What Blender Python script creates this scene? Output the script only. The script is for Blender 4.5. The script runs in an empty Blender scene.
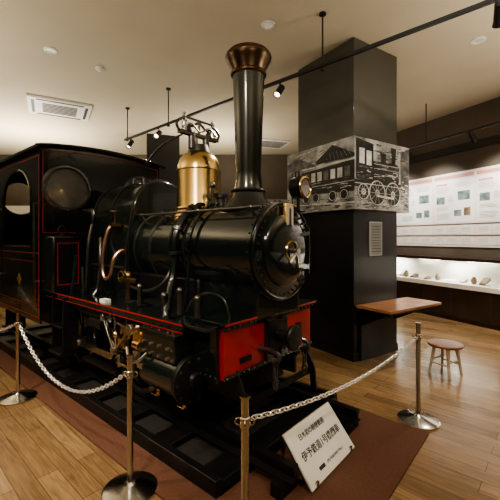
import bpy, bmesh, math, random
from mathutils import Vector, Matrix
random.seed(7)
C=bpy.context; D=bpy.data
# ------------------------------------------------------------ materials
def mat(name,col,rough=.5,metal=0.0,var=0.0,vscale=8,bump=0.0,coat=0.0,emit=None,es=0):
    m=D.materials.new(name); m.use_nodes=True; nt=m.node_tree; b=nt.nodes['Principled BSDF']
    b.inputs['Base Color'].default_value=(*col,1); b.inputs['Roughness'].default_value=rough
    b.inputs['Metallic'].default_value=metal; b.inputs['Coat Weight'].default_value=coat
    if emit: b.inputs['Emission Color'].default_value=(*emit,1); b.inputs['Emission Strength'].default_value=es
    tc=nt.nodes.new('ShaderNodeTexCoord'); n=nt.nodes.new('ShaderNodeTexNoise')
    n.inputs['Scale'].default_value=vscale; n.inputs['Detail'].default_value=4
    nt.links.new(tc.outputs['Object'],n.inputs['Vector'])
    if var>0:
        r=nt.nodes.new('ShaderNodeValToRGB')
        r.color_ramp.elements[0].position=.3; r.color_ramp.elements[1].position=.7
        r.color_ramp.elements[0].color=(*[c*(1-var) for c in col],1)
        r.color_ramp.elements[1].color=(*[min(1,c*(1+var)) for c in col],1)
        nt.links.new(n.outputs['Fac'],r.inputs['Fac']); nt.links.new(r.outputs['Color'],b.inputs['Base Color'])
    if bump>0:
        bp=nt.nodes.new('ShaderNodeBump'); bp.inputs['Strength'].default_value=bump; bp.inputs['Distance'].default_value=.01
        nt.links.new(n.outputs['Fac'],bp.inputs['Height']); nt.links.new(bp.outputs['Normal'],b.inputs['Normal'])
    return m
BLK=mat('black_enamel',(.007,.011,.0103),.18,0,.2,3,.02,.6)
BLKM=mat('black_matte_iron',(.010,.0095,.009),.40,.2,.3,12,.2)
STEEL=mat('worn_steel',(.52,.49,.45),.27,1,.25,15,.1)
DSTEEL=mat('dark_steel',(.13,.125,.12),.32,.9,.3,12,.1)
BRASS=mat('brass',(.72,.52,.24),.20,1,.15,5,.05)
OBRASS=mat('old_brass',(.28,.19,.10),.30,1,.25,6,.05)
BRONZE=mat('dark_bronze',(.13,.085,.05),.32,1,.3,6,.05)
COPPER=mat('copper_pipe',(.76,.48,.36),.33,1,.15,8)
RED=mat('red_paint',(.36,.010,.010),.30,0,.25,6,.05,.4)
REDL=mat('red_lining',(.36,.02,.02),.4)
CHROME=mat('polished_stainless',(.62,.60,.56),.18,1,.05,3)
CHAINM=mat('chain_silver',(.88,.87,.85),.22,.7)
WHITE=mat('white_board',(.83,.81,.77),.5,0,.03,3)
PINK=mat('pink_board',(.82,.71,.66),.5,0,.03,3)
INK=mat('ink',(.03,.03,.03),.6)
GREYP=mat('photo_grey',(.18,.18,.18),.5,0,.7,9)
BLUEP=mat('photo_blue_green',(.16,.21,.21),.5,0,.6,9)
SEPIAP=mat('photo_sepia',(.25,.18,.11),.5,0,.6,9)
GREYT=mat('label_grey',(.36,.36,.34),.5,0,.15,12)
GOLD=mat('gold_plate',(.85,.6,.22),.3,.9)
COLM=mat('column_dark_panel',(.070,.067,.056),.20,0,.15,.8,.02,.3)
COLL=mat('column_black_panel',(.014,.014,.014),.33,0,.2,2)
ARTBG=mat('print_background',(.36,.36,.34),.45,0,.75,4.5)
ARTD=mat('print_dark',(.022,.022,.021),.45,0,.6,8)
ARTM=mat('print_mid',(.13,.13,.12),.45,0,.75,10)
ARTL=mat('print_light',(.66,.66,.62),.45,0,.4,8)
WOODT=mat('table_wood',(.36,.18,.09),.3,0,.25,5,.05,.2)
WOODS=mat('stool_seat_wood',(.20,.08,.04),.35,0,.3,9)
LEGW=mat('stool_leg_wood',(.62,.55,.46),.4,0,.15,9)
MATB=mat('brown_mat',(.125,.052,.030),.8,0,.15,60,.3)
CEIL=mat('ceiling_paint',(.66,.59,.45),.8,0,.04,1.2)
WALLD=mat('wall_dark_brown',(.11,.088,.066),.6,0,.12,1.5,.05)
WALLB=mat('wall_charcoal',(.030,.026,.022),.6,0,.2,1.5,.05)
CAB=mat('cabinet_dark_wood',(.035,.020,.012),.35,0,.3,4)
CASEW=mat('case_white',(.82,.78,.71),.5,0,.03,3)
ACW=mat('ac_plastic',(.84,.83,.79),.5,0,.02,3)
LAMPE=mat('lamp_face',(1,.9,.7),.4,emit=(1,.88,.68),es=7)
TUBEE=mat('case_lamp_tube',(1,.95,.85),.4,emit=(1,.94,.84),es=18)
LAMPB=mat('lamp_black',(.02,.02,.02),.4,0,.1,5)
GLASSC=mat('cab_glass',(.13,.125,.11),.08,0,.4,3,0,.5)
def glassm():
    m=D.materials.new('case_glass'); m.use_nodes=True; nt=m.node_tree; nt.nodes.clear()
    o=nt.nodes.new('ShaderNodeOutputMaterial'); t=nt.nodes.new('ShaderNodeBsdfTransparent'); g=nt.nodes.new('ShaderNodeBsdfGlossy')
    g.inputs['Roughness'].default_value=.02; x=nt.nodes.new('ShaderNodeMixShader'); x.inputs[0].default_value=.06
    t.inputs[0].default_value=(.95,.97,.96,1)
    nt.links.new(t.outputs[0],x.inputs[1]); nt.links.new(g.outputs[0],x.inputs[2]); nt.links.new(x.outputs[0],o.inputs[0]); return m
GLASS=glassm()
def floorm(ang):
    m=D.materials.new('oak_planks'); m.use_nodes=True; nt=m.node_tree; b=nt.nodes['Principled BSDF']; L=nt.links.new
    tc=nt.nodes.new('ShaderNodeTexCoord'); mp=nt.nodes.new('ShaderNodeMapping'); mp.inputs['Rotation'].default_value=(0,0,ang)
    L(tc.outputs['Object'],mp.inputs['Vector'])
    br=nt.nodes.new('ShaderNodeTexBrick'); br.inputs['Scale'].default_value=1; br.inputs['Brick Width'].default_value=1.1
    br.inputs['Row Height'].default_value=.13; br.inputs['Mortar Size'].default_value=.002; br.inputs['Bias'].default_value=0
    br.inputs['Color1'].default_value=(.37,.245,.130,1); br.inputs['Color2'].default_value=(.23,.145,.073,1); br.inputs['Mortar'].default_value=(.09,.05,.025,1)
    br.offset=.37; L(mp.outputs[0],br.inputs['Vector'])
    mp2=nt.nodes.new('ShaderNodeMapping'); mp2.inputs['Scale'].default_value=(1.2,14,1); L(mp.outputs[0],mp2.inputs['Vector'])
    n=nt.nodes.new('ShaderNodeTexNoise'); n.inputs['Scale'].default_value=3; n.inputs['Detail'].default_value=6; n.inputs['Distortion'].default_value=1.0
    L(mp2.outputs[0],n.inputs['Vector'])
    r=nt.nodes.new('ShaderNodeValToRGB'); r.color_ramp.elements[0].position=.3; r.color_ramp.elements[1].position=.7
    r.color_ramp.elements[0].color=(.62,.6,.58,1); r.color_ramp.elements[1].color=(1.15,1.13,1.12,1); L(n.outputs['Fac'],r.inputs['Fac'])
    mx=nt.nodes.new('ShaderNodeMix'); mx.data_type='RGBA'; mx.blend_type='MULTIPLY'; mx.inputs['Factor'].default_value=1
    L(br.outputs['Color'],mx.inputs['A']); L(r.outputs['Color'],mx.inputs['B']); L(mx.outputs['Result'],b.inputs['Base Color'])
    b.inputs['Roughness'].default_value=.24
    bp=nt.nodes.new('ShaderNodeBump'); bp.inputs['Strength'].default_value=.12; bp.inputs['Distance'].default_value=.003
    L(n.outputs['Fac'],bp.inputs['Height']); L(bp.outputs['Normal'],b.inputs['Normal'])
    return m
# ------------------------------------------------------------ geometry builder
def basis(d):
    d=d.normalized(); u=Vector((0,0,1)) if abs(d.z)<.9 else Vector((1,0,0))
    a=d.cross(u).normalized(); b=d.cross(a).normalized(); return a,b,d
class P:
    def __init__(s): s.bm=bmesh.new()
    def add(s,vs,fs):
        v=[s.bm.verts.new(x) for x in vs]
        for f in fs:
            try: s.bm.faces.new([v[i] for i in f])
            except ValueError: pass
        return s
    def box(s,x0,x1,y0,y1,z0,z1):
        vs=[(x,y,z) for x in(x0,x1) for y in(y0,y1) for z in(z0,z1)]
        return s.add(vs,[(0,1,3,2),(4,6,7,5),(0,4,5,1),(2,3,7,6),(0,2,6,4),(1,5,7,3)])
    def obox(s,c,M,sx,sy,sz):
        vs=[Vector(c)+M@Vector((x*sx/2,y*sy/2,z*sz/2)) for x in(-1,1) for y in(-1,1) for z in(-1,1)]
        return s.add(vs,[(0,1,3,2),(4,6,7,5),(0,4,5,1),(2,3,7,6),(0,2,6,4),(1,5,7,3)])
    def bar(s,p,q,w,h,up=(0,0,1)):
        p=Vector(p);q=Vector(q);d=(q-p).normalized();u=Vector(up)
        if abs(d.dot(u))>.95:u=Vector((1,0,0))
        a=d.cross(u).normalized();b=a.cross(d).normalized()
        M=Matrix((d,a,b)).transposed(); return s.obox((p+q)/2,M,(q-p).length,w,h)
    def lathe(s,o,d,prof,n=32,caps=True):
        o=Vector(o);a,b,d=basis(Vector(d));vs=[]
        for r,h in prof:
            for i in range(n):
                t=2*math.pi*i/n; vs.append(o+d*h+(a*math.cos(t)+b*math.sin(t))*r)
        fs=[]
        for k in range(len(prof)-1):
            for i in range(n):
                j=(i+1)%n; fs.append((k*n+i,k*n+j,(k+1)*n+j,(k+1)*n+i))
        if caps: fs.append(tuple(range(n))); fs.append(tuple((len(prof)-1)*n+i for i in range(n)))
        return s.add(vs,fs)
    def cyl(s,p,q,r,r2=None,n=24):
        p=Vector(p);q=Vector(q); return s.lathe(p,q-p,[(r,0),(r if r2 is None else r2,(q-p).length)],n)
    def ball(s,c,r,n=12,sq=1):
        pr=[(max(.0001,r*math.sin(math.pi*i/n)),-r*sq*math.cos(math.pi*i/n)) for i in range(n+1)]
        return s.lathe(c,(0,0,1),pr,n*2,False)
    def torus(s,c,d,R,r,n=32,m=8):
        c=Vector(c);a,b,d=basis(Vector(d));vs=[];fs=[]
        for i in range(n):
            t=2*math.pi*i/n;e=a*math.cos(t)+b*math.sin(t)
            for j in range(m):
                p=2*math.pi*j/m; vs.append(c+e*(R+r*math.cos(p))+d*r*math.sin(p))
        for i in range(n):
            for j in range(m):
                i2=(i+1)%n;j2=(j+1)%m; fs.append((i*m+j,i2*m+j,i2*m+j2,i*m+j2))
        return s.add(vs,fs)
    def tube(s,pts,r,n=8,smooth=True,closed=False):
        pts=[Vector(p) for p in pts]
        if smooth and len(pts)>2:
            o=[];L=len(pts)
            for i in range(L-1):
                p0=pts[max(i-1,0)];p1=pts[i];p2=pts[i+1];p3=pts[min(i+2,L-1)]
                for k in range(6):
                    t=k/6; o.append(.5*((2*p1)+(p2-p0)*t+(2*p0-5*p1+4*p2-p3)*t*t+(3*p1-p0-3*p2+p3)*t**3))
            o.append(pts[-1]);pts=o
        vs=[];fs=[];L=len(pts);a=None
        for i,p in enumerate(pts):
            if closed: d=(pts[(i+1)%L]-pts[i-1]).normalized()
            else: d=(pts[min(i+1,L-1)]-pts[max(i-1,0)]).normalized()
            if a is None: a,_,_=basis(d)
            a=(a-d*a.dot(d)).normalized(); b=d.cross(a)
            for j in range(n):
                t=2*math.pi*j/n; vs.append(p+(a*math.cos(t)+b*math.sin(t))*r)
        for i in range(L if closed else L-1):
            for j in range(n):
                j2=(j+1)%n;i2=(i+1)%L; fs.append((i*n+j,i*n+j2,i2*n+j2,i2*n+j))
        if not closed: fs.append(tuple(range(n)));fs.append(tuple((L-1)*n+i for i in range(n)))
        return s.add(vs,fs)
    def prism(s,pts,axis,h0,h1):
        def m(p,h):
            return {'x':(h,p[0],p[1]),'y':(p[0],h,p[1]),'z':(p[0],p[1],h)}[axis]
        n=len(pts);vs=[m(p,h0) for p in pts]+[m(p,h1) for p in pts]
        fs=[tuple(range(n)),tuple(range(2*n-1,n-1,-1))]+[(i,(i+1)%n,n+(i+1)%n,n+i) for i in range(n)]
        return s.add(vs,fs)
    def holeplate(s,cx,cz,half,r,y0,y1,axis='x',n=32):
        def m(p,h): return (h,p[0],p[1]) if axis=='x' else (p[0],h,p[1])
        vs=[];fs=[]
        for h in(y0,y1):
            for i in range(n):
                t=2*math.pi*i/n;c,sn=math.cos(t),math.sin(t);k=half/max(abs(c),abs(sn))
                vs.append(m((cx+r*c,cz+r*sn),h))
                vs.append(m((cx+k*c,cz+k*sn),h))
        for i in range(n):
            j=(i+1)%n
            fs+= [(2*i,2*j,2*j+1,2*i+1),(2*n+2*i,2*n+2*i+1,2*n+2*j+1,2*n+2*j),(2*i,2*n+2*i,2*n+2*j,2*j)]
        return s.add(vs,fs)
    def done(s,name,m,parent=None,bev=0,smooth=True):
        bmesh.ops.remove_doubles(s.bm,verts=s.bm.verts,dist=1e-6)
        bmesh.ops.recalc_face_normals(s.bm,faces=s.bm.faces)
        me=D.meshes.new(name);s.bm.to_mesh(me);s.bm.free()
        me.materials.append(m)
        if smooth:
            for p in me.polygons:p.use_smooth=True
            me.set_sharp_from_angle(angle=math.radians(35))
        o=D.objects.new(name,me);C.collection.objects.link(o)
        if parent:o.parent=parent
        if bev>0:
            b=o.modifiers.new('bevel','BEVEL');b.width=bev;b.segments=2;b.limit_method='ANGLE';b.angle_limit=math.radians(40)
        return o
def empty(name,loc=(0,0,0),rz=0,parent=None):
    e=D.objects.new(name,None);C.collection.objects.link(e);e.location=loc;e.rotation_euler=(0,0,rz);e.empty_display_size=.1
    if parent:e.parent=parent
    return e
def text(name,body,M,size,m,parent,align='CENTER',off=0):
    cu=D.curves.new(name,'FONT');cu.body=body;cu.size=size;cu.align_x=align;cu.align_y='CENTER';cu.extrude=.0008;cu.offset=off
    o=D.objects.new(name,cu);C.collection.objects.link(o);o.data.materials.append(m)
    o.parent=parent;o.matrix_local=M;return o
# ------------------------------------------------------------ camera
cam=D.cameras.new('camera');co=D.objects.new('camera',cam);C.collection.objects.link(co)
co.location=(0,0,1.6);co.rotation_euler=(math.pi/2,0,0);cam.sensor_width=36;cam.lens=25.2;cam.shift_y=-.024;cam.clip_start=.05
C.scene.camera=co
try: C.scene.view_settings.look='AgX - Medium High Contrast'
except Exception: pass
HC=4.2
# ------------------------------------------------------------ room
P().box(-9,9,-3.5,12,-.1,0).done('floor',floorm(math.radians(42)),smooth=False)
P().box(-9,9,-3.5,12,HC,HC+.1).done('ceiling',CEIL,smooth=False)
P().box(-9,9,-3.6,-3.5,0,HC).done('wall_rear',WALLD,smooth=False)
P().box(-8.6,-8.5,-3.5,12,0,HC).done('wall_left',WALLB,smooth=False)
P().box(-8.5,2.9,10.9,11.0,0,HC).done('wall_back',WALLD,smooth=False)
RW=empty('wall_right',(4.26,5.96,0),math.atan2(-.909,.416))
P().box(-6.2,10.2,.5,.6,0,HC).done('wall_surface',WALLD,RW,smooth=False)
P().box(-6.2,10.2,.46,.5,3.35,3.5).done('trim_wall_rail',WALLB,RW,smooth=False)
P().box(-8.49,2.5,10.86,10.899,0,.12).done('baseboard_back',COLL)
# ------------------------------------------------------------ LOCOMOTIVE
LO=empty('steam_locomotive',(.276,2.76,0),math.atan2(-.65,.76))
ZC=1.5
P().lathe((0,0,ZC),(-1,0,0),[(.36,-.0),(.385,.015),(.385,.74),(.37,.75)],64).done('smokebox',BLK,LO)
p=P().torus((-.01,0,ZC),(1,0,0),.375,.016,64)
for x in(-.03,-.71):
    p.lathe((x,0,ZC),(-1,0,0),[(.385,0),(.395,.003),(.395,.04),(.385,.043)],64,False)
p.done('smokebox_rings',BLK,LO)
p=P()
for i in range(36):
    t=2*math.pi*i/36; p.ball((.004,.345*math.cos(t),ZC+.345*math.sin(t)),.009,5)
    for x in(-.05,-.73): p.ball((x,.397*math.cos(t),ZC+.397*math.sin(t)),.008,5)
p.done('smokebox_rivets',BLKM,LO)
P().lathe((0,0,ZC),(1,0,0),[(.285,0),(.285,.02),(.27,.035),(.2,.05),(.1,.06),(.001,.063)],48).done('smokebox_door',BLK,LO)
p=P().bar((.045,-.02,ZC+.1),(.045,.28,ZC+.14),.012,.035).bar((.045,-.02,ZC-.1),(.045,.28,ZC-.14),.012,.035)
p.cyl((.03,.295,ZC-.2),(.03,.295,ZC+.2),.014)
p.done('door_hinges',BLK,LO)
p=P().cyl((.05,0,ZC),(.13,0,ZC),.022).bar((.12,0,ZC),(.12,-.11,ZC-.08),.012,.022).bar((.1,0,ZC),(.1,.04,ZC-.13),.012,.022)
p.done('door_handle',STEEL,LO)
P().torus((.066,.0,ZC),(1,0,0),.075,.008,32).done('door_hub_ring',BRASS,LO)
p=P().box(.02,.045,-.055,.055,ZC+.11,ZC+.37);p.done('number_plate',GOLD,LO,.004)
P().box(.045,.049,-.045,.045,ZC+.12,ZC+.36).done('number_plate_face',mat('plate_face',(.60,.56,.47),.4),LO)
text('number_digit','1',Matrix.Translation((.051,0,ZC+.24))@Matrix(((0,0,1,0),(1,0,0,0),(0,1,0,0),(0,0,0,1))),.24,INK,LO)
P().lathe((-.75,0,ZC),(-1,0,0),[(.36,0),(.36,1.0)],64).done('boiler_barrel',BLK,LO)
p=P()
for x in(-.80,-1.3,-1.58): p.lathe((x,0,ZC),(-1,0,0),[(.36,0),(.368,.003),(.368,.035),(.36,.038)],64,False)
p.done('boiler_bands',DSTEEL,LO)
pts=[(-.42,1.0),(-.42,1.5)]
for i in range(17):
    t=math.pi-math.pi*i/16; pts.append((.36*math.cos(t),1.86+.36*math.sin(t)))
pts+=[(.42,1.5),(.42,1.0)]
P().prism(pts,'x',-2.45,-1.6).done('firebox',BLK,LO,.012)
p=P()
for x in(-1.62,-2.02,-2.42):
    a=[]
    for i in range(17):
        t=math.pi-math.pi*i/16;a.append((x,.365*math.cos(t),1.86+.365*math.sin(t)))
    p.tube([(x,-.425,1.02),(x,-.425,1.5)]+a+[(x,.425,1.5),(x,.425,1.02)],.012,6,False)
p.done('firebox_straps',BLKM,LO)
P().box(-2.83,-2.44,-.38,.38,1.0,1.95).done('firebox_rear',BLK,LO,.03)
P().box(-.68,-.05,-.28,.28,.98,1.3).done('smokebox_saddle',BLK,LO,.02)
P().box(-1.6,-.68,-.3,.3,.98,1.25).done('ashpan_well',BLKM,LO,.02)
# chimney
cx=-.38
P().lathe((cx,0,1.84),(0,0,1),[(.23,0),(.2,.04),(.15,.1),(.122,.2),(.11,.32),(.122,.75),(.137,1.14)],48).done('chimney',BLK,LO)
P().lathe((cx,0,1.84),(0,0,1),[(.138,1.14),(.152,1.15),(.155,1.165),(.142,1.18),(.15,1.20),(.168,1.235),(.182,1.265),(.195,1.285),(.199,1.305),(.192,1.325),(.178,1.335),(.175,1.345),(.15,1.352),(.13,1.345),(.12,1.33),(.115,1.1)],48,False).done('chimney_cap',BRONZE,LO)
P().torus((cx,0,2.0),(0,0,1),.14,.012,32).done('chimney_base_ring',BLKM,LO)
# steam dome
dx=-1.02
P().lathe((dx,0,1.74),(0,0,1),[(.275,0),(.27,.06),(.245,.10),(.225,.13),(.215,.16),(.212,.5),(.205,.56),(.185,.62),(.15,.665),(.10,.69),(.095,.70),(.001,.702)],48).done('steam_dome',BRASS,LO)
P().torus((dx,0,1.88),(0,0,1),.228,.012,48).torus((dx,0,2.25),(0,0,1),.212,.007,48).done('dome_beads',BRASS,LO)
p=P().cyl((dx,0,2.43),(dx,0,2.5),.11,.09)
for v in(-.13,.13):
    p.cyl((dx,v*.7,2.46),(dx,v*.7,2.62),.035).cyl((dx,v,2.6),(dx,v,2.66),.05,.02)
p.box(dx-.03,dx+.03,-.24,.24,2.58,2.61)
p.tube([(dx,-.24,2.6),(dx,-.27,2.66),(dx,-.2,2.72),(dx,-.1,2.67),(dx,0,2.72),(dx,.1,2.67),(dx,.2,2.72),(dx,.27,2.66),(dx,.24,2.6)],.013)
p.tube([(dx,-.12,2.62),(dx-.4,-.14,2.55),(dx-.75,-.1,2.42)],.01).cyl((dx,-.18,2.6),(dx,-.18,2.76),.014).cyl((dx,.18,2.6),(dx,.18,2.76),.014)
p.cyl((dx,0,2.6),(dx,0,2.74),.012).box(dx-.012,dx+.012,-.2,.2,2.735,2.75)
p.done('safety_valve_gear',DSTEEL,LO)
p=P().cyl((dx,-.18,2.61),(dx,-.18,2.69),.028).ball((dx,-.18,2.77),.018,8).ball((dx,.18,2.77),.018,8).cyl((dx,.18,2.61),(dx,.18,2.69),.028).cyl((dx,-.05,2.5),(dx,-.05,2.57),.03)
p.tube([(dx+.02,-.22,2.63),(dx+.02,-.12,2.69),(dx+.02,0,2.63),(dx+.02,.12,2.69),(dx+.02,.22,2.63)],.009)
p.done('safety_valve_fittings',STEEL,LO)
p=P().cyl((-.72,0,1.84),(-.72,0,1.98),.05).cyl((-.72,0,1.97),(-.72,0,2.0),.075).cyl((-.72,-.12,1.83),(-.72,-.12,1.93),.03)
p.cyl((-.66,-.16,1.8),(-.66,-.16,2.05),.014).ball((-.66,-.16,2.06),.03,8).bar((-.8,-.1,2.0),(-.6,.1,2.0),.02,.02)
p.cyl((-.58,.1,1.85),(-.58,.1,2.1),.02).cyl((-.58,.1,2.1),(-.58,.1,2.16),.035,.015)
p.done('top_fittings',DSTEEL,LO)
p=P().cyl((-2.2,0,2.2),(-2.2,0,2.30),.022).cyl((-1.9,-.05,2.2),(-1.9,-.05,2.27),.03)
p.done('whistle',DSTEEL,LO)
p=P().lathe((-.02,.27,2.03),(1,0,0),[(.055,-.09),(.09,-.07),(.095,.02),(.08,.03),(.001,.035)],32).cyl((-.05,.27,1.72),(-.05,.27,1.95),.015).cyl((-.06,.27,2.1),(-.06,.27,2.17),.03,.02)
p.done('headlamp',BLKM,LO)
P().torus((.02,.27,2.03),(1,0,0),.085,.010,32).done('headlamp_ring',BRASS,LO)
P().cyl((.012,.27,2.03),(.018,.27,2.03),.075).done('headlamp_lens',GLASSC,LO)
def arc(x,R,t0,t1,n=9):
    return [(x,-R*math.sin(t0+(t1-t0)*i/n),ZC+R*math.cos(t0+(t1-t0)*i/n)) for i in range(n+1)]
p=P().tube(arc(-.86,.415,-.05,1.75)+[(-.84,-.46,1.22),(-.72,-.60,1.02),(-.68,-.64,.9)],.035,12)
p.tube(arc(-.95,.40,-.5,1.9)+[(-.95,-.42,1.1),(-.95,-.42,1.0)],.018,8)
p.tube(arc(-.66,.425,.2,1.7)+[(-.64,-.46,1.2),(-.62,-.5,1.02)],.014,8)
p.tube([(-.86,0,ZC+.41),(-1.0,.0,ZC+.42)],.04,12)
p.done('steam_pipes',BLK,LO)
p=P()
for t in(.5,1.1,1.6):
    q=Vector(arc(-.86,.415,t,t+.01,1)[0]);q2=Vector(arc(-.86,.415,t+.07,t+.08,1)[0]);p.cyl(q,q2,.052)
p.done('pipe_flanges',DSTEEL,LO)
p=P().cyl((.0,-.30,1.83),(-1.6,-.30,1.83),.011,n=10)
for x in(-.1,-.7,-1.2,-1.55): p.cyl((x,-.3,1.83),(x,-.255,1.76),.012,n=8).ball((x,-.3,1.83),.02,6)
p.cyl((.0,.30,1.83),(-1.6,.30,1.83),.011,n=10)
p.done('boiler_handrails',DSTEEL,LO)
P().tube([(-1.8,-.43,1.72),(-1.82,-.50,1.70),(-1.86,-.54,1.5),(-1.88,-.54,1.28),(-1.82,-.54,1.19),(-1.74,-.53,1.24),(-1.70,-.52,1.38),(-1.68,-.47,1.46),(-1.66,-.40,1.48)],.018,10).done('injector_pipe',COPPER,LO)
p=P().cyl((-1.8,-.4,1.72),(-1.8,-.50,1.72),.035).cyl((-1.66,-.40,1.48),(-1.66,-.44,1.48),.05).cyl((-1.8,-.45,1.72),(-1.8,-.45,1.86),.013).torus((-1.8,-.45,1.87),(0,0,1),.045,.008)
p.cyl((-1.45,-.5,1.02),(-1.45,-.5,1.22),.03).ball((-1.45,-.5,1.24),.045).cyl((-1.58,-.5,1.2),(-1.3,-.5,1.2),.025)
p.torus((-1.45,-.58,1.24),(0,1,0),.05,.008)
p.done('injector_valve',OBRASS,LO)
p=P().tube([(-1.45,-.5,1.15),(-1.2,-.48,1.12),(-.95,-.48,1.2),(-.9,-.4,1.35)],.016).tube([(-2.1,-.45,1.6),(-2.0,-.5,1.4),(-2.05,-.5,1.1),(-2.05,-.55,1.0)],.02).tube([(-2.3,-.45,1.75),(-2.25,-.52,1.5),(-2.3,-.52,1.02)],.016)
p.cyl((-2.35,-.42,1.3),(-1.62,-.44,1.3),.016)
p.done('feed_pipes',DSTEEL,LO)
p=P().tube([(-.2,-.42,1.02),(-.25,-.44,1.15),(-.4,-.46,1.18),(-.52,-.5,1.12),(-.55,-.54,1.03)],.008)
p.done('lubricator_line',DSTEEL,LO)
p=P()
for x,h in((-.35,.12),(-.55,.16),(-.75,.1),(-1.1,.14)):
    p.cyl((x,-.6,1.02),(x,-.6,1.02+h),.022).ball((x,-.6,1.04+h),.03,8)
p.done('oil_cups',DSTEEL,LO)
p=P().box(-2.83,-.12,-.72,-.28,.975,1.0).box(-2.83,-.12,.28,.72,.975,1.0).box(-.6,-.08,-.55,.55,.97,1.003)
p.done('running_board',BLK,LO,.004)
p=P().box(-2.83,-.35,-.735,-.72,.93,1.0).box(-2.83,-.35,.72,.735,.93,1.0);p.done('running_board_valance',BLK,LO)
P().box(-2.83,-.35,-.738,-.735,.985,.995).box(-2.83,-.35,-.738,-.735,.932,.938).done('running_board_lining',REDL,LO)
# buffer beam
P().box(-.14,-.1,-.58,.55,.62,1.0).box(-.36,-.14,-.58,-.555,.66,1.0).box(-.36,-.14,.525,.55,.66,1.0).box(-.06,-.056,-.61,.58,1.002,1.018).done('buffer_beam',RED,LO,.003)
p=P().box(-.36,-.06,-.61,.58,1.0,1.02).box(-.1,-.075,-.6,.57,.965,1.0).box(-.1,-.085,-.58,.55,.62,.65).box(-.37,-.14,-.612,-.585,.60,1.0)
p.box(-.1,-.07,-.14,-.05,.65,.965).box(-.1,-.07,.05,.14,.65,.965)
p.done('beam_angle_iron',BLK,LO,.003)
p=P()
for i in range(20):
    v=-.57+i*.0585;p.ball((-.073,v,.983),.009,5).ball((-.083,v,.635),.008,5)
for i in range(5): p.ball((-.15-.05*i,-.614,.98),.008,5).ball((-.15-.05*i,-.614,.64),.008,5)
for z in(.7,.78,.86,.93):
    for v in(-.095,.095):p.ball((-.068,v,z),.009,5)
p.done('beam_rivets',DSTEEL,LO)
p=P().cyl((-.1,0,.83),(.06,0,.83),.05).lathe((.06,0,.83),(1,0,0),[(.05,0),(.095,.01),(.10,.03),(.09,.042),(.001,.05)],32)
p.box(-.1,-.06,-.12,.12,.72,.94)
p.done('centre_buffer',BLKM,LO,.003)
p=P()
for v in(-.2,.2):
    p.cyl((-.1,v,.76),(.03,v,.76),.022).tube([(.03,v,.76),(.08,v,.75),(.09,v,.71),(.05,v,.68),(.02,v,.70)],.016)
    for k in range(3):
        if k%2==0:p.tube([(.055+.018*math.cos(t),v,.665-.07*k+.045*math.sin(t)) for t in[i*math.pi/5 for i in range(10)]],.009,6,False,True)
        else:p.tube([(.055,v+.018*math.cos(t),.665-.07*k+.045*math.sin(t)) for t in[i*math.pi/5 for i in range(10)]],.009,6,False,True)
p.done('coupling_hooks',DSTEEL,LO)
P().box(-.098,-.088,.3,.38,.72,.86).box(-.098,-.088,-.42,-.30,.70,.74).done('beam_plates',BLKM,LO)
p=P().box(-4.3,-.14,-.38,-.35,.4,.97).box(-4.3,-.14,.35,.38,.4,.97).box(-.3,-.27,-.36,.36,.35,.7).box(-2.6,-.9,-.35,.35,.42,.9)
for v in(-.45,.45):
    p.bar((-.12,v,.65),(-.02,v,.45),.05,.02,(0,1,0)).bar((-.02,v,.46),(.0,v,.25),.05,.02,(0,1,0))
p.bar((-.05,-.47,.42),(-.05,.47,.42),.02,.05)
p.done('main_frames',BLKM,LO)
def wheel(x,v,r,nm):
    sg=-1 if v<0 else 1
    p=P();z=.2+r
    p.lathe((x,v-.05,z),(0,1,0),[(r-.05,0),(r,.0),(r,.085),(r-.05,.085)] if sg<0 else [(r-.05,.015),(r,.015),(r,.1),(r-.05,.1)],48,False)
    p.lathe((x,v,z),(0,-sg,0),[(r-.055,-.05),(r+.025,-.05),(r+.025,-.02),(r-.055,-.02)],48,False)
    p.torus((x,v,z),(0,1,0),r-.05,.028,48)
    p.cyl((x,v-.06,z),(x,v+.06,z),.075)
    for i in range(10):
        t=2*math.pi*i/10;p.bar((x+.05*math.cos(t),v,z+.05*math.sin(t)),(x+(r-.05)*math.cos(t),v,z+(r-.05)*math.sin(t)),.035,.045,(0,1,0))
    cw=[(x+(r-.06)*math.cos(t),z+(r-.06)*math.sin(t)) for t in[math.pi*.65+i*.14 for i in range(8)]]
    p.prism(cw,'y',v-.035,v+.035)
    p.done(nm,BLK,LO)
    P().lathe((x,v+sg*.052,z),(0,sg,0),[(r-.045,0),(r-.002,0),(r-.002,.004),(r-.045,.004)],48,False).done(nm+'_tyre',STEEL,LO)
WX=[-1.25,-2.45]
for i,x in enumerate(WX):
    wheel(x,-.46,.36,f'wheel_right_{i}');wheel(x,.46,.36,f'wheel_left_{i}')
p=P()
for x in WX:p.cyl((x,-.46,.56),(x,.46,.56),.05)
p.done('axles',DSTEEL,LO)
for i,x in enumerate(WX):
    pts=[(x+.42*math.cos(t),.6+.44*math.sin(t)) for t in[math.pi*(.32+.36*k/10) for k in range(11)]]
    P().prism([(pts[0][0],.98)]+pts+[(pts[-1][0],.98)],'y',-.56,-.36).done(f'splasher_{i}',BLK,LO,.004)
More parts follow.
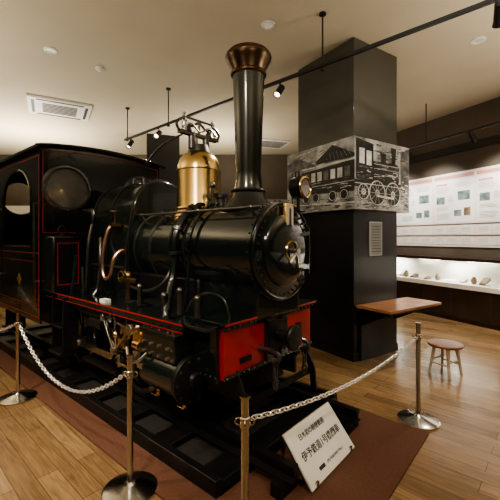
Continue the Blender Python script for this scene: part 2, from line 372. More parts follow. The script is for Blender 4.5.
for sg,nm in((-1,'right'),(1,'left')):
    v=sg*.58
    p=P()
    for x in WX:p.cyl((x+.1,sg*.5,.46),(x+.1,sg*.62,.46),.032).cyl((x+.1,v-.03,.46),(x+.1,v+.03,.46),.06)
    p.bar((WX[0]+.1,v,.46),(WX[1]+.1,v,.46),.03,.065)
    p.bar((WX[0]+.1,sg*.64,.46),(-.98,sg*.64,.58),.03,.06).bar((-.98,sg*.66,.6),(-.75,sg*.66,.6),.03,.03)
    p.box(-1.05,-.93,sg*.66-.04,sg*.66+.04,.53,.67)
    p.done(f'coupling_rods_{nm}',STEEL,LO,.004)
    p=P().box(-1.3,-.82,sg*.66-.025,sg*.66+.025,.69,.72).box(-1.3,-.82,sg*.66-.025,sg*.66+.025,.48,.51).box(-1.32,-1.28,sg*.66-.03,sg*.66+.03,.46,.74)
    p.bar((-1.15,sg*.68,.95),(-1.1,sg*.68,.56),.02,.05,(0,1,0)).bar((-1.3,sg*.7,.86),(-.75,sg*.7,.80),.02,.03,(0,1,0)).bar((-1.32,sg*.7,.98),(-1.28,sg*.7,.58),.02,.045,(0,1,0))
    p.done(f'valve_gear_{nm}',STEEL,LO,.003)
    p=P().cyl((-.82,sg*.66,.6),(-.34,sg*.66,.6),.15,n=40).box(-.78,-.38,sg*.66-.12,sg*.66+.12,.72,.9).box(-.8,-.36,min(sg*.38,sg*.6),max(sg*.38,sg*.6),.5,.92)
    p.done(f'cylinder_{nm}',BLK,LO,.008)
    p=P().lathe((-.34,sg*.66,.6),(1,0,0),[(.17,-.02),(.17,.015),(.13,.03),(.06,.035),(.05,.06),(.001,.06)],40).lathe((-.82,sg*.66,.6),(-1,0,0),[(.17,-.02),(.17,.015),(.06,.03),(.05,.08),(.03,.08)],40)
    p.box(-.8,-.36,sg*.66-.135,sg*.66+.135,.895,.925)
    p.done(f'cylinder_covers_{nm}',BLKM,LO,.003)
    p=P()
    for i in range(10):
        t=2*math.pi*i/10;p.cyl((-.32,sg*.66+.145*math.cos(t),.6+.145*math.sin(t)),(-.305,sg*.66+.145*math.cos(t),.6+.145*math.sin(t)),.010,n=6)
    p.done(f'cylinder_bolts_{nm}',DSTEEL,LO)
    p=P()
    for x in(-.76,-.66,-.56,-.46,-.4):
        for w in(-.115,.115):p.cyl((x,sg*.66+w,.92),(x,sg*.66+w,.945),.012,n=6)
        p.cyl((x,sg*.78,.82),(x,sg*.795,.82),.012,n=6).cyl((x,sg*.78,.75),(x,sg*.795,.75),.012,n=6)
    p.done(f'steam_chest_bolts_{nm}',STEEL,LO)
    p=P()
    for x in(-.74,-.42):p.cyl((x,sg*.66,.45),(x,sg*.66,.37),.016).bar((x-.04,sg*.7,.39),(x+.04,sg*.7,.39),.012,.012)
    p.cyl((-.57,sg*.66,.92),(-.57,sg*.66,1.0),.035).cyl((-.78,sg*.8,.78),(-.86,sg*.8,.78),.03).cyl((-.85,sg*.66,.80),(-.95,sg*.66,.80),.035)
    p.ball((-.95,sg*.68,.74),.03).ball((-1.28,sg*.72,.76),.03).lathe((-.82,sg*.66,.80),(-1,0,0),[(.07,0),(.07,.02),(.04,.03),(.04,.08),(.055,.09),(.055,.11)],24)
    p.box(-1.0,-.9,sg*.70-.03,sg*.70+.03,.70,.90).box(-1.24,-1.14,sg*.70-.03,sg*.70+.03,.66,.74).cyl((-1.1,sg*.73,.80),(-1.1,sg*.67,.80),.05)
    p.done(f'drain_cocks_{nm}',BRASS,LO,.004)
    p=P().tube([(-.7,sg*.79,.74),(-.75,sg*.84,.68),(-.9,sg*.82,.66),(-1.0,sg*.78,.72)],.014).box(-.93,-.72,sg*.80-.02,sg*.80+.02,.62,.66).cyl((-.98,sg*.78,.86),(-.98,sg*.70,.86),.045).bar((-.98,sg*.76,.86),(-1.25,sg*.76,.62),.02,.03,(0,1,0))
    p.bar((-1.5,sg*.72,.88),(-1.3,sg*.72,.60),.02,.03,(0,1,0)).cyl((-1.5,sg*.74,.88),(-1.5,sg*.66,.88),.035).cyl((-1.3,sg*.75,.62),(-1.3,sg*.66,.62),.035)
    p.done(f'valve_spindle_{nm}',STEEL,LO,.002)
p=P().box(-2.6,-2.3,-.80,-.6,.36,.39).box(-2.6,-2.58,-.76,-.6,.37,.97).box(-2.32,-2.3,-.76,-.6,.37,.97).box(-2.6,-2.3,-.78,-.6,.64,.66)
p.box(-4.2,-3.9,-.82,-.62,.36,.39).box(-4.2,-4.18,-.78,-.62,.37,.8).box(-3.92,-3.9,-.78,-.62,.37,.8)
p.done('steps',BLKM,LO,.004)
p=P()
for x in WX:
    for k in range(5):p.box(x-.3+.05*k,x+.3-.05*k,-.42,-.36,.80+.014*k,.812+.014*k)
p.done('leaf_springs',BLKM,LO)
p=P().cyl((-1.85,-.64,.78),(-1.6,-.64,.78),.07).tube([(-1.6,-.64,.78),(-1.4,-.68,.75),(-1.36,-.68,.6),(-1.6,-.6,.4)],.014).tube([(-2.3,-.68,.9),(-1.9,-.7,.86),(-1.5,-.7,.88),(-1.2,-.7,.9)],.01).cyl((-2.0,-.64,.7),(-2.0,-.64,.95),.03)
p.box(-2.2,-1.5,-.60,-.45,.30,.34).box(-1.9,-1.4,-.7,-.5,.84,.92)
p.done('brake_rigging',BLKM,LO)
p=P().bar((-2.28,-.68,1.0),(-2.22,-.66,1.42),.02,.03).bar((-2.05,-.66,1.0),(-2.12,-.64,1.3),.015,.02);p.done('reversing_rods',DSTEEL,LO)
P().box(-1.62,-1.52,-.70,-.64,1.0,1.03).done('small_label',WHITE,LO)
# ---- cab
X0,X1=-2.83,-4.55; W=.8; ZB=.62; ZE=2.64; ZA=.07
def cabwall(xa,xb,nm):
    p=P();h=.28;zc=2.2
    for c in(-.5,.5):p.holeplate(c,zc,h,.245,xa,xb)
    p.box(xa,xb,-W,W,ZB if nm=='cab_rear_wall' else .75,zc-h)
    p.box(xa,xb,-W,-.5-h,zc-h,zc+h).box(xa,xb,-.5+h,.5-h,zc-h,zc+h).box(xa,xb,.5+h,W,zc-h,zc+h)
    top=[(-W,zc+h),(-W,ZE)]+[(-W+2*W*i/16,ZE+ZA*math.sin(math.pi*i/16)) for i in range(1,16)]+[(W,ZE),(W,zc+h)]
    p.prism(top,'x',xa,xb)
    p.done(nm,BLK,LO)
    q=P()
    for c in(-.5,.5):
        q.lathe((xb-.012,c,zc),(1,0,0),[(.235,0),(.283,0),(.286,.02),(.27,.035),(.245,.035),(.235,.018)],48,False)
    q.done(nm+'_window_frames',DSTEEL if nm=='cab_front_wall' else BLK,LO)
cabwall(X0-.02,X0,'cab_front_wall');cabwall(X1,X1+.02,'cab_rear_wall')
p=P()
for c in(-.5,.5):p.cyl((X0-.014,c,2.2),(X0-.008,c,2.2),.246)
p.done('cab_window_glass',GLASSC,LO)
p=P()
for c in(-.5,.5):
    for i in range(12):
        t=2*math.pi*i/12;p.ball((X0+.024,c+.262*math.cos(t),2.2+.262*math.sin(t)),.008,5)
p.done('cab_window_bolts',STEEL,LO)
for sg,nm in((-1,'right'),(1,'left')):
    y0,y1=(-W,-W+.02) if sg<0 else(W-.02,W)
    xa,xb=-3.12,-4.2
    out=[(X0,1.5),(X0,ZE),(X1,ZE),(X1,1.5),(xb,1.5),(xb,2.05)]
    m=(xa+xb)/2;r=(xa-xb)/2
    out+=[(m-r*math.cos(math.pi*i/14),2.05+.42*math.sin(math.pi*i/14)) for i in range(1,14)]
    out+=[(xa,2.05),(xa,1.5)]
    P().prism(out,'y',y0,y1).box(X1,X0,y0,y1,ZB,1.5).done(f'cab_side_{nm}',BLK,LO)
    pts=[(xb,y0,1.5),(xb,y0,2.05)]+[(m-r*math.cos(math.pi*i/14),y0,2.05+.42*math.sin(math.pi*i/14)) for i in range(1,14)]+[(xa,y0,2.05),(xa,y0,1.5)]
    P().tube(pts,.014,6,False,True).done(f'cab_opening_bead_{nm}',BLK,LO)
n=24;pr=[];HW=.86
fz=lambda i:.08*math.sin(math.pi*i/n)**.7
for i in range(n+1):pr.append((-HW+2*HW*i/n,ZE+.015+fz(i)))
for i in range(n,-1,-1):pr.append((-HW+2*HW*i/n,ZE-.015+fz(i)))
P().prism(pr,'x',X1-.08,X0+.06).done('cab_roof',BLK,LO)
P().tube([(X0+.06,-HW+2*HW*i/n,ZE+fz(i)) for i in range(n+1)],.02,8,False).done('cab_roof_rim',BLK,LO)
P().box(-3.9,-3.4,-.3,.3,2.70,2.78).done('cab_roof_vent',BLK,LO,.02)
P().box(X1+.02,X0-.02,-W+.02,W-.02,.78,.82).box(X1+.02,-4.2,-W+.02,W-.02,.82,1.45).done('cab_floor_and_bunker',BLKM,LO)
P().lathe((-2.86,0,1.6),(-1,0,0),[(.36,0),(.36,.25),(.001,.26)],32).done('boiler_backhead',BLKM,LO)
p=P()
for v,z in((-.2,1.75),(0,1.85),(.2,1.7)):p.torus((-3.14,v,z),(1,0,0),.05,.01).cyl((-3.1,v,z),(-3.15,v,z),.015)
p.done('backhead_valves',BRASS,LO)
for sg,nm in((-1,'right'),(1,'left')):
    a,b=sorted((sg*.79,sg*.46))
    P().box(-2.83,-2.5,a,b,1.0,1.62).done(f'side_tank_{nm}',BLK,LO,.02)
    f=P()
    for z in(1.08,1.54):f.box(-2.5,-2.497,a+.05,b-.05,z,z+.008)
    for y in(a+.05,b-.06):f.box(-2.5,-2.497,y,y+.008,1.08,1.55)
    f.done(f'side_tank_lining_{nm}',REDL,LO)
P().tube([(-2.66,-.68,1.62),(-2.66,-.66,1.72),(-2.66,-.6,1.72),(-2.66,-.58,1.62)],.012).cyl((-2.66,-.62,1.6),(-2.66,-.62,1.65),.07).done('tank_filler',BLKM,LO)
q=P();x=X0;y=-W
q.box(x,x+.003,-.775,-.767,1.66,2.60).box(x,x+.003,.767,.775,1.66,2.60)
q.box(x,x+.003,-.775,-.40,1.66,1.668).box(x,x+.003,.40,.775,1.66,1.668)
q.tube([(x+.002,-.77+1.54*i/16,2.60+.05*math.sin(math.pi*i/16)) for i in range(17)],.004,4,False)
q.box(-2.87,-2.862,y-.003,y,.68,2.56).box(-4.5,-4.492,y-.003,y,.68,2.56).box(-4.5,-2.86,y-.003,y,.68,.688).box(-4.5,-2.86,y-.003,y,2.55,2.558).box(-4.5,-2.86,y-.003,y,1.42,1.428)
q.box(-4.38,-2.98,y-.003,y,.80,.806).box(-4.38,-2.98,y-.003,y,1.32,1.326).box(-2.986,-2.98,y-.003,y,.80,1.326).box(-4.38,-4.374,y-.003,y,.80,1.326)
q.done('cab_lining',REDL,LO)
P().lathe((-3.55,-W,1.08),(0,-1,0),[(.07,0),(.07,.006),(.001,.007)],4).done('cab_diamond_badge',GOLD,LO,smooth=False)
p=P()
for xx in(-2.9,-4.3):p.cyl((xx,-.84,1.1),(xx,-.84,2.0),.012,n=10).cyl((xx,-.84,1.1),(xx,-.79,1.1),.012,n=8).cyl((xx,-.84,2.0),(xx,-.79,2.0),.012,n=8)
p.done('cab_handrails',DSTEEL,LO)
p=P()
for i in range(22):p.ball((X0+.002,-.72+i*.0685,.80),.008,5)
for i in range(17):
    p.ball((X0+.002,-.79,.85+i*.1),.007,5);p.ball((-2.845,-.802,.7+i*.11),.007,5)
p.done('cab_rivets',BLK,LO)
# ------------------------------------------------------------ track + mat
TR=empty('railway_track',(.276,2.76,0),math.atan2(-.65,.76))
p=P()
for i in range(10):
    x=-.05-i*.56;p.box(x-.1,x+.1,-.74,.74,.016,.10)
p.box(-5.2,.05,-.8,-.74,.016,.12).box(-5.2,.05,.74,.8,.016,.12)
p.done('sleepers',BLKM,TR,.005)
P().box(-5.2,-.1,-.74,.74,.016,.05).done('track_bed',mat('dark_track_bed',(.018,.015,.013),.8,0,.3,30,.3),TR)
p=P()
for v in(-.46,.46):
    prf=[(v-.05,.10),(v+.05,.10),(v+.05,.112),(v+.01,.125),(v+.01,.165),(v+.028,.175),(v+.028,.2),(v-.028,.2),(v-.028,.175),(v-.01,.165),(v-.01,.125),(v-.05,.112)]
    p.prism(prf,'x',-5.2,.40)
p.box(.28,.36,-.56,-.38,.016,.10).box(.28,.36,.38,.56,.016,.10)
p.done('rails',BLKM,TR)
M1=P().box(-5.6,.84,-1.0,.84,.0,.015).done('floor_mat',MATB)
M1.location=(.276,2.76,0);M1.rotation_euler=(0,0,math.atan2(-.65,.76))
# ------------------------------------------------------------ sign
SG=empty('information_sign',(.276,2.76,.0),math.atan2(-.65,.76))
v0,v1=-.38,.23;A=Vector((.47,0,.03));B=Vector((.25,0,.30))
dv=(B-A).normalized();nv=Vector((dv.z,0,-dv.x))
if nv.x<0:nv=-nv
M=Matrix((Vector((0,1,0)),dv,nv)).transposed()
cc=(A+B)/2;cc.y=(v0+v1)/2;Ls=(B-A).length
P().obox(cc,M,v1-v0,Ls,.012).done('board',WHITE,SG,.002)
P().obox(cc-nv*.009,M,v1-v0+.012,Ls+.012,.008).done('board_backing',STEEL,SG)
p=P()
for v in(v0+.06,v1-.06):
    p.bar((.47,v,.025),(.16,v,.025),.03,.014).bar((.47,v,.02),(.47,v,.06),.03,.014).bar((.18,v,.025),(B.x-.02,v,B.z-.03),.03,.014)
p.done('stand',STEEL,SG)
def Mt(a,b,off=.008):
    c=cc+Vector((0,a,0))+dv*b+nv*off
    m=M.to_4x4();m.translation=c;return m
text('title','伊予鉄道1号機関車',Mt(0,-.005),.060,INK,SG,off=.0006)
text('subtitle','日本初の軽便鉄道',Mt(-.03,.10),.042,INK,SG,off=.0004)
text('footer','IYO RAILWAY No.1',Mt(.06,-.115),.026,INK,SG)
P().obox(cc+Vector((0,-.12,0))-dv*.115+nv*.007,M,.07,.022,.002).done('logo',INK,SG)
# ------------------------------------------------------------ stanchions + chains
ZH=.735
def stanchion(x,y):
    e=empty('stanchion_post',(x,y,0))
    P().lathe((0,0,0),(0,0,1),[(.165,0),(.17,.006),(.17,.014),(.155,.022),(.08,.034),(.035,.046),(.024,.06)],48).done('base',CHROME,e)
    P().lathe((0,0,.04),(0,0,1),[(.019,0),(.019,.67)],24).lathe((0,0,.705),(0,0,1),[(.019,0),(.025,.005),(.025,.05),(.019,.055),(.019,.14),(.026,.145),(.026,.153),(.001,.155)],24).done('post',CHROME,e)
    q=P()
    for a,b,d in((1,0,(0,1,0)),(-1,0,(0,1,0)),(0,1,(1,0,0)),(0,-1,(1,0,0))):q.torus((.03*a,.03*b,ZH),d,.016,.004,16,6)
    q.done('hooks',CHROME,e)
    return Vector((x,y,ZH))
SA=stanchion(-.76,2.22);SB=stanchion(-2.32,3.5);SC=stanchion(1.476,3.07);SD=stanchion(-.024,1.65);SE=stanchion(-4.6,5.2)
def chain(a,b,sag):
    d=(b-a).normalized();a=a+d*.045;b=b-d*.045
    N=200;pt=[a.lerp(b,i/N)-Vector((0,0,sag*(1-(2*i/N-1)**2))) for i in range(N+1)]
    cum=[0]
    for i in range(N):cum.append(cum[-1]+(pt[i+1]-pt[i]).length)
    Lt=cum[-1];k=max(2,int(Lt/.034));p=P();j=0
    for i in range(k):
        s_=(i+.5)*Lt/k
        while cum[j+1]<s_:j+=1
        f=(s_-cum[j])/(cum[j+1]-cum[j]);c=pt[j].lerp(pt[j+1],f);t=(pt[j+1]-pt[j]).normalized()
        h=t.cross(Vector((0,0,1))).normalized();w=t.cross(h)
        u=(h+w*.3).normalized() if i%2 else (w-h*.3).normalized()
        p.tube([c+t*.0225*math.copysign(abs(math.cos(q))**.7,math.cos(q))+u*.0125*math.sin(q) for q in[2*math.pi*(m+.5)/12 for m in range(12)]],.0042,6,False,True)
    return p.done('barrier_chain',CHAINM)
chain(SB,SA,.34);chain(SD,SC,.09);chain(SE,SB,.25)
# ------------------------------------------------------------ column
CO=empty('display_column',(1.34,4.52,0),math.atan2(.549,.836))
wx,wy=.92,1.08
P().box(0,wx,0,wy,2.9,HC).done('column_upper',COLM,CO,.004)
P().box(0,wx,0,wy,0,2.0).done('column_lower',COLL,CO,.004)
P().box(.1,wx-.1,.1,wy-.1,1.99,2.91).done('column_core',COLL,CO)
XR,YL=wx+.19,wy+.18
P().box(-.07,XR,-.07,YL,1.97,2.9).done('picture_band',ARTBG,CO,.004)
P().box(-.012,wx+.012,-.012,wy+.012,0,.1).done('column_plinth',COLL,CO)
F=-.07
def ring(p,f,cx,cz,R,r,n=28):
    p.tube([f(cx+R*math.cos(2*math.pi*i/n),cz+R*math.sin(2*math.pi*i/n)) for i in range(n)],r,4,False,True)
fr=lambda a,b:(a,F-.003,b)
fl=lambda a,b:(F-.003,a,b)
d=P();l=P();g=P()
def poly(p,face,pts,t=.003):
    if face=='r':p.prism(pts,'y',F-t,F+.002)
    else:p.prism(pts,'x',F-t,F+.002)
def rect(p,face,a0,a1,b0,b1,t=.003):poly(p,face,[(a0,b0),(a1,b0),(a1,b1),(a0,b1)],t)
rs=random.Random(3)
def strokes(face,a0,a1,b0,b1,k,pal,ln=(.03,.14),th=(.004,.014),t=.0035,slope=0):
    for _ in range(k):
        a=rs.uniform(a0,a1-.03);b=rs.uniform(b0,b1);w=min(rs.uniform(*ln),a1-a);h=rs.uniform(*th)
        s_=slope+rs.uniform(-.15,.15)
        poly(rs.choice(pal),face,[(a,b),(a+w,b+w*s_),(a+w,b+w*s_+h),(a,b+h)],t+rs.uniform(0,.0012))
strokes('l',F+.01,YL-.02,1.99,2.14,90,[g,d,l]);strokes('r',F+.01,XR-.02,1.99,2.14,90,[g,d,l])
strokes('l',.05,YL-.04,2.64,2.86,50,[g,l,g],slope=-.2);strokes('r',.3,XR-.04,2.62,2.86,50,[g,l,d])
# right face: engine
poly(d,'r',[(-.04,2.36),(.30,2.33),(.30,2.84),(-.04,2.88)],.004)
rect(l,'r',.02,.12,2.56,2.76,.006);rect(l,'r',.16,.26,2.55,2.74,.006)
poly(d,'r',[(.30,2.36),(.84,2.34),(.86,2.40),(.86,2.58),(.82,2.62),(.30,2.62)],.005)
poly(d,'r',[(.70,2.6),(.77,2.6),(.79,2.84),(.68,2.84)],.005);rect(d,'r',.46,.56,2.6,2.74,.005)
poly(g,'r',[(.90,2.3),(1.10,2.3),(1.10,2.88),(.90,2.82)],.004)
for z in(2.44,2.52,2.58):rect(l,'r',.31,.85,z,z+.006,.006)
strokes('r',.31,.84,2.37,2.6,30,[g,g,l],t=.006);strokes('r',-.03,.28,2.36,2.54,18,[g,g,l],t=.006)
rect(d,'r',F,1.0,2.26,2.35,.004);rect(l,'r',F,1.0,2.30,2.308,.006)
for c,R in((.10,.10),(.38,.16),(.72,.16)):
    d.cyl((c,F+.002,2.2),(c,F-.005,2.2),R+.01);ring(l,fr,c,2.20,R,.009);ring(l,fr,c,2.20,.035,.010)
    for k in range(10):
        t=k*math.pi/5;l.cyl(fr(c,2.20),fr(c+R*.92*math.cos(t),2.20+R*.92*math.sin(t)),.004,n=4)
poly(l,'r',[(.36,2.15),(.74,2.13),(.74,2.155),(.36,2.175)],.010)
strokes('r',.86,1.09,2.05,2.5,44,[l,d,g],ln=(.02,.08),t=.006)
# left face: shed, carriage
poly(d,'l',[(F,2.68),(.30,2.86),(.62,2.68),(.60,2.64),(F,2.64)],.005)
poly(g,'l',[(.62,2.64),(1.0,2.80),(YL,2.74),(YL,2.62),(.62,2.60)],.005)
poly(d,'l',[(F,2.20),(.92,2.24),(.92,2.56),(F,2.60)],.005)
for k in range(7):rect(l if k%3 else g,'l',.0+.125*k,.085+.125*k,2.40,2.53,.0065)
strokes('l',F+.01,.9,2.23,2.38,34,[g,g,l],t=.006)
rect(l,'l',F,.92,2.33,2.337,.0065);rect(l,'l',F,.92,2.60,2.62,.0065);rect(d,'l',.98,1.02,2.12,2.6,.005);rect(d,'l',1.12,1.15,2.12,2.6,.005)
for k in range(9):l.cyl(fl(-.02+.07*k,2.66),fl(.05+.06*k,2.76 if k<6 else 2.70),.003,n=4)
for c in(.1,.3,.62,.82):d.cyl((F+.002,c,2.17),(F-.005,c,2.17),.075);ring(l,fl,c,2.17,.062,.006)
poly(l,'l',[(F,2.05),(YL,2.09),(YL,2.10),(F,2.065)],.006)
strokes('l',.94,YL-.02,2.1,2.6,44,[g,d,l],ln=(.02,.1),t=.004)
d.done('picture_dark_ink',ARTD,CO);l.done('picture_light_ink',ARTL,CO);g.done('picture_mid_ink',ARTM,CO)
NF=empty('framed_notice',(0,0,0),0,CO)
P().box(.30,.56,-.018,0,1.36,1.82).done('frame',mat('notice_frame',(.40,.40,.38),.4),NF,.003)
P().box(.315,.545,-.021,-.017,1.375,1.805).done('paper',mat('notice_paper',(.22,.22,.20),.6,0,.1,4),NF)
p=P()
for k in range(10):p.box(.34,.52,-.0225,-.02,1.75-.037*k,1.758-.037*k)
p.done('lines',INK,NF)
TB=empty('side_table',(1.34,4.52,0),math.atan2(.549,.836))
P().box(.02,1.14,-.52,-.014,.70,.735).done('table_top',WOODT,TB,.004)
P().box(.06,1.10,-.48,-.018,.66,.70).done('table_apron',COLL,TB)
P().prism([(-.03,.66),(-.44,.66),(-.03,.45)],'x',.10,.13).prism([(-.03,.66),(-.44,.66),(-.03,.45)],'x',.80,.83).box(.1,.83,-.04,-.014,0,.66).done('table_brackets',COLL,TB)
# ------------------------------------------------------------ stool
ST=empty('wooden_stool',(2.3,4.12,0),.5)
P().lathe((0,0,.33),(0,0,1),[(.15,0),(.185,.008),(.19,.02),(.185,.032),(.15,.036),(.001,.032)],40).done('seat',WOODS,ST)
p=P()
for i in range(4):
    t=math.pi/4+i*math.pi/2;c,s=math.cos(t),math.sin(t);p.cyl((.115*c,.115*s,.335),(.17*c,.17*s,0),.02,.014,n=12)
for i in range(4):
    t=math.pi/4+i*math.pi/2;t2=t+math.pi/2;z=.13 if i%2 else .17;r=.115+.055*(1-z/.335)
    p.cyl((r*math.cos(t),r*math.sin(t),z),(r*math.cos(t2),r*math.sin(t2),z),.010,n=8)
p.done('legs',LEGW,ST)
# ------------------------------------------------------------ right wall exhibits
a0=math.atan2(-.909,.416)
DC=empty('display_case',(4.26,5.96,0),a0)
P().box(-5.4,8,.02,.49,.08,.66).box(-5.4,8,.06,.49,0,.08).done('cabinet_base',CAB,DC)
p=P()
for k in range(18):p.box(-5.4+.75*k,-5.39+.75*k,.012,.02,.09,.65)
p.done('cabinet_seams',INK,DC)
P().box(-5.4,8,-.02,.49,.64,.73).done('case_deck',CASEW,DC,.004)
P().box(-5.4,8,.44,.49,.73,1.16).done('case_back',CASEW,DC)
P().box(-5.4,8,.0,.49,1.16,1.22).done('case_hood',CAB,DC,.004)
P().box(-5.4,8,.0,.006,.73,1.16).done('case_glass',GLASS,DC)
p=P()
for k in range(12):p.box(-5.2+1.1*k,-4.7+1.1*k,.34,.38,1.135,1.16)
p.done('case_lamps',TUBEE,DC)
ex=P();ex2=P();ex3=P()
for k in range(34):
    x=-5+.18*k+random.uniform(-.04,.04);w=random.uniform(.06,.14);h=random.uniform(.02,.15);y0=.10+random.uniform(0,.1)
    q=random.choice((ex,ex2,ex3))
    if k%4==0:q.lathe((x+.05,y0+.06,.73),(0,0,1),[(.03,0),(.05,.02),(.055,.08),(.03,.12),(.035,.14)],16)
    else:q.prism([(y0,.73),(y0+.14,.73),(y0+.14,.73+h),(y0,.73+h*.3)],'x',x,x+w)
ex.done('exhibit_papers',WHITE,DC);ex2.done('exhibit_books',SEPIAP,DC);ex3.done('exhibit_models',GREYT,DC)
EP=empty('exhibit_wall_panel',(4.26,5.96,0),a0)
YW=.5
P().box(-5.4,6,YW-.02,YW,1.42,2.95).done('board',PINK,EP)
t1=P();t2=P();t4=P();t5=P();ph=[P(),P(),P()];fb=P()
def cell(x,z,w,h):
    fb.box(x-.008,x+w+.008,YW-.026,YW-.023,z-.008,z+h+.008);ph[random.randrange(3)].box(x,x+w,YW-.030,YW-.024,z,z+h)
def lines(x,z,w,n,dz=.026):
    for r in range(n):t4.box(x,x+w*random.uniform(.8,1),YW-.027,YW-.023,z-dz*r,z+.007-dz*r)
for k in range(12):
    x=-5.3+.92*k
    t1.box(x,x+.87,YW-.024,YW-.019,1.92,2.80)
    t2.box(x,x+.87,YW-.027,YW-.019,2.83,2.90)
    t2.box(x+.04,x+.30,YW-.027,YW-.023,2.70,2.74)
    lines(x+.04,2.66,.34,5);lines(x+.48,2.72,.34,4)
    cell(x+.06,2.32,.18,.14);lines(x+.32,2.46,.12,5);cell(x+.54,2.38,.24,.17)
    lines(x+.06,2.24,.3,3);cell(x+.46,2.06,.14,.11);cell(x+.67,2.06,.12,.15);lines(x+.06,2.10,.34,5)
    for j in range(3):
        xx=x+.02+.29*j;t5.box(xx,xx+.26,YW-.027,YW-.019,1.68,1.86);t5.box(xx,xx+.26,YW-.027,YW-.019,1.47,1.63)
        lines(xx+.02,1.81,.2,4);lines(xx+.02,1.59,.2,4)
t1.done('sheets',WHITE,EP);t2.done('headings',mat('pale_red_heading',(.62,.30,.26),.5),EP)
for i,(q,m_) in enumerate(zip(ph,(GREYP,BLUEP,SEPIAP))):q.done(f'photographs_{i}',m_,EP)
fb.done('photo_frames',GREYT,EP)
t4.done('text_lines',GREYT,EP);t5.done('captions',CASEW,EP)
p=P().box(-5.4,6,YW-.03,YW-.018,1.875,1.895).box(-5.4,6,YW-.03,YW-.018,1.64,1.66);p.done('dividing_strips',WALLD,EP)
BP=empty('exhibit_poster',(0,0,0))
P().box(-8.0,-6.4,10.86,10.899,1.2,2.6).done('poster_a',WHITE,BP);P().box(-5.6,-4.4,10.86,10.899,1.2,2.5).done('poster_b',GREYT,BP);P().box(.2,1.4,10.86,10.899,1.5,2.8).done('poster_c',GREYT,BP)
P().box(-3.6,-2.9,10.86,10.899,1.4,3.2).done('poster_d',GREYT,BP)
K2=empty('structural_column',(-2.3,9.2,0),.3)
P().box(-.4,.4,-.4,.4,0,HC).done('shaft',COLL,K2);P().box(-.43,.43,-.43,.43,0,.12).box(-.43,.43,-.43,.43,1.9,2.8).done('bands',COLM,K2)
# ------------------------------------------------------------ ceiling fixtures
def spot_head(parent,c,aim,s=1):
    c=Vector(c);aim=(Vector(aim)-c).normalized()
    p=P().cyl(c-aim*.02,c-aim*.02+Vector((0,0,.09)),.01,n=8).cyl(c-aim*.08,c+aim*.08,.042*s,n=20).cyl(c-aim*.1,c-aim*.08,.025*s,.042*s,n=20)
    p.lathe(c+aim*.07,aim,[(.042,0),(.048,.035),(.045,.035),(.040,0)],20,False)
    p.done('spot_head',LAMPB,parent)
    P().cyl(c+aim*.074,c+aim*.081,.034*s,n=20).done('spot_lens',LAMPE,parent)
def lightspot(c,aim,e,ang=60,blend=.6,col=(1,.88,.72),r=.05,name='spot_light'):
    L=D.lights.new(name,'SPOT');L.energy=e;L.spot_size=math.radians(ang);L.spot_blend=blend;L.color=col;L.shadow_soft_size=r
    o=D.objects.new(name,L);C.collection.objects.link(o);c=Vector(c);d_=(Vector(aim)-c)
    o.location=c+d_.normalized()*.12;o.rotation_euler=d_.to_track_quat('-Z','Y').to_euler();return o
ZR=3.58
R0=Vector((3.0,2.03,ZR));R1=Vector((-2.53,7.07,ZR))
TRK=empty('lighting_track',(0,0,0))
p=P().bar(R0,R1,.035,.035)
for (x,y) in((.84,4.05),(-1.42,6.09),(2.6,2.40),(-2.45,7.0)):
    p.cyl((x,y,ZR),(x,y,HC),.010,n=8).cyl((x,y,HC-.02),(x,y,HC),.04,n=16).cyl((x,y,ZR-.04),(x,y,ZR+.03),.025,n=8)
p.done('track_bar',LAMPB,TRK)
for tt,aim,e in((.17,(3.6,5.5,1.5),190),(.475,(-.6,3.2,1.6),300),(.84,(-2.2,4.0,1.6),340),(.97,(-3.0,5.5,1.5),210)):
    c=R0.lerp(R1,tt)-Vector((0,0,.12));spot_head(TRK,c,aim)
    lightspot(c,aim,e)
TR2=empty('lighting_track',(4.26,5.96,0),a0)
p=P().box(-3.6,3.0,-.45,-.415,3.42,3.455)
for x in(-3.3,-1.1,1.2):p.cyl((x,-.43,3.44),(x,-.43,HC),.01,n=8)
p.done('track_bar',LAMPB,TR2)
RM=Matrix.Translation((4.26,5.96,0))@Matrix.Rotation(a0,4,'Z')
for x in(-2.6,-1.5,-.2,1.2):
    spot_head(TR2,(x,-.43,3.33),(x,.5,2.2));lightspot(RM@Vector((x,-.43,3.33)),RM@Vector((x,.5,2.2)),135,100,.9,(1,.95,.89))
AC=empty('ceiling_air_conditioner',(-3.8,7.0,HC),math.radians(30))
P().box(-.55,.55,-.5,.5,-.04,0).done('panel',ACW,AC,.01)
p=P()
for k in range(7):p.box(-.3,.3,-.25+.08*k,-.21+.08*k,-.046,-.038)
for s in(-1,1):p.box(-.4,.4,s*.42-.025,s*.42+.025,-.046,-.038).box(s*.46-.025,s*.46+.025,-.36,.36,-.046,-.038)
p.done('grille',INK,AC)
AC2=empty('ceiling_vent',(.58,9.6,HC),.3)
P().box(-.45,.45,-.4,.4,-.04,0).done('panel',ACW,AC2,.01)
p=P()
for k in range(6):p.box(-.35,.35,-.3+.1*k,-.25+.1*k,-.046,-.038)
p.done('slots',INK,AC2)
DL=mat('downlight_lens',(.35,.32,.25),.3,emit=(1,.9,.7),es=.25)
for i,(x,y) in enumerate(((.22,4.27),(-2.76,4.84),(-3.5,3.2),(3.0,4.6),(-4.9,6.0))):
    e=empty('recessed_downlight',(x,y,HC))
    P().lathe((0,0,-.008),(0,0,1),[(.055,.004),(.06,-.004),(.085,-.002),(.088,.008)],32,False).done('rim',ACW,e)
    P().cyl((0,0,-.004),(0,0,0),.056).done('lens',DL,e)
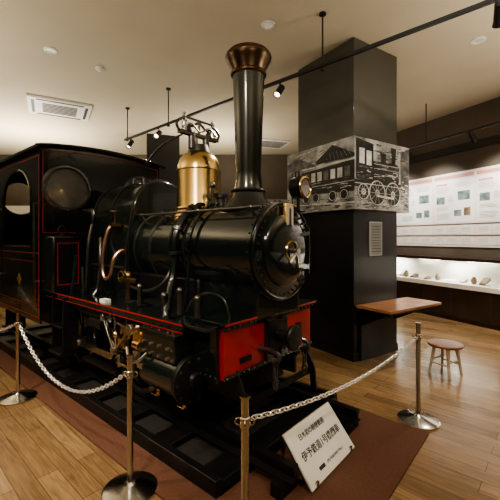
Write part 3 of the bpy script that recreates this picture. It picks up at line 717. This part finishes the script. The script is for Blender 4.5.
e=empty('smoke_detector',(-2.3,5.35,HC));P().lathe((0,0,-.05),(0,0,1),[(.001,0),(.03,0),(.045,.02),(.06,.03),(.06,.05)],24).done('body',ACW,e)
# ------------------------------------------------------------ lights
def area(c,aim,e,sx,sy,col=(1,.90,.73),name='area_light'):
    L=D.lights.new(name,'AREA');L.shape='RECTANGLE';L.size=sx;L.size_y=sy;L.energy=e;L.color=col
    o=D.objects.new(name,L);C.collection.objects.link(o);o.location=c;o.rotation_euler=(Vector(aim)-Vector(c)).to_track_quat('-Z','Y').to_euler();return o
area((-5.5,3.0,2.4),(-5.5,3.2,4.2),160,1,1);area((1.5,-1.5,2.2),(1.5,-1.4,4.2),105,1,1)  # unseen area lights added to brighten the ceiling, down to the spots below
area((-2.5,-1.5,2.2),(-2.5,-1.4,4.2),100,1,1)
area((-5.5,8.5,2.5),(-5.4,8.4,4.2),190,1,1);area((-.8,8.8,2.7),(-.8,8.7,4.2),55,.8,.8)
area((4.0,2.6,2.5),(3.8,2.8,4.2),75,.8,.8)
lightspot((-2.6,1.8,4.05),(-2.4,2.4,0),380,75,.9,(1,.84,.63),.1)
lightspot((3.2,4.4,4.05),(3.2,4.6,0),360,85,.9,(1,.88,.72),.1)
lightspot((1.6,-.5,4.05),(1.2,1.5,0),220,85,.9,(1,.88,.72),.1)
lightspot((-1.2,-.3,4.0),(-.9,3.2,1.2),290,65,.9,(1,.91,.78),.15)
lightspot((-2.6,.6,3.9),(-1.2,3.2,.7),280,40,.8,(1,.93,.82),.08)
lightspot((1.6,1.2,4.0),(1.6,4.8,2.5),230,50,.9,(1,.94,.84),.1)
for k in range(5):
    c=RM@Vector((-4+1.5*k,.25,1.12));a_=RM@Vector((-4+1.5*k,.3,.7));area(c,a_,11,.5,.1,(1,.95,.87))
w=D.worlds.new('world');C.scene.world=w;w.use_nodes=True;w.node_tree.nodes['Background'].inputs[0].default_value=(.9,.75,.55,1);w.node_tree.nodes['Background'].inputs[1].default_value=.05
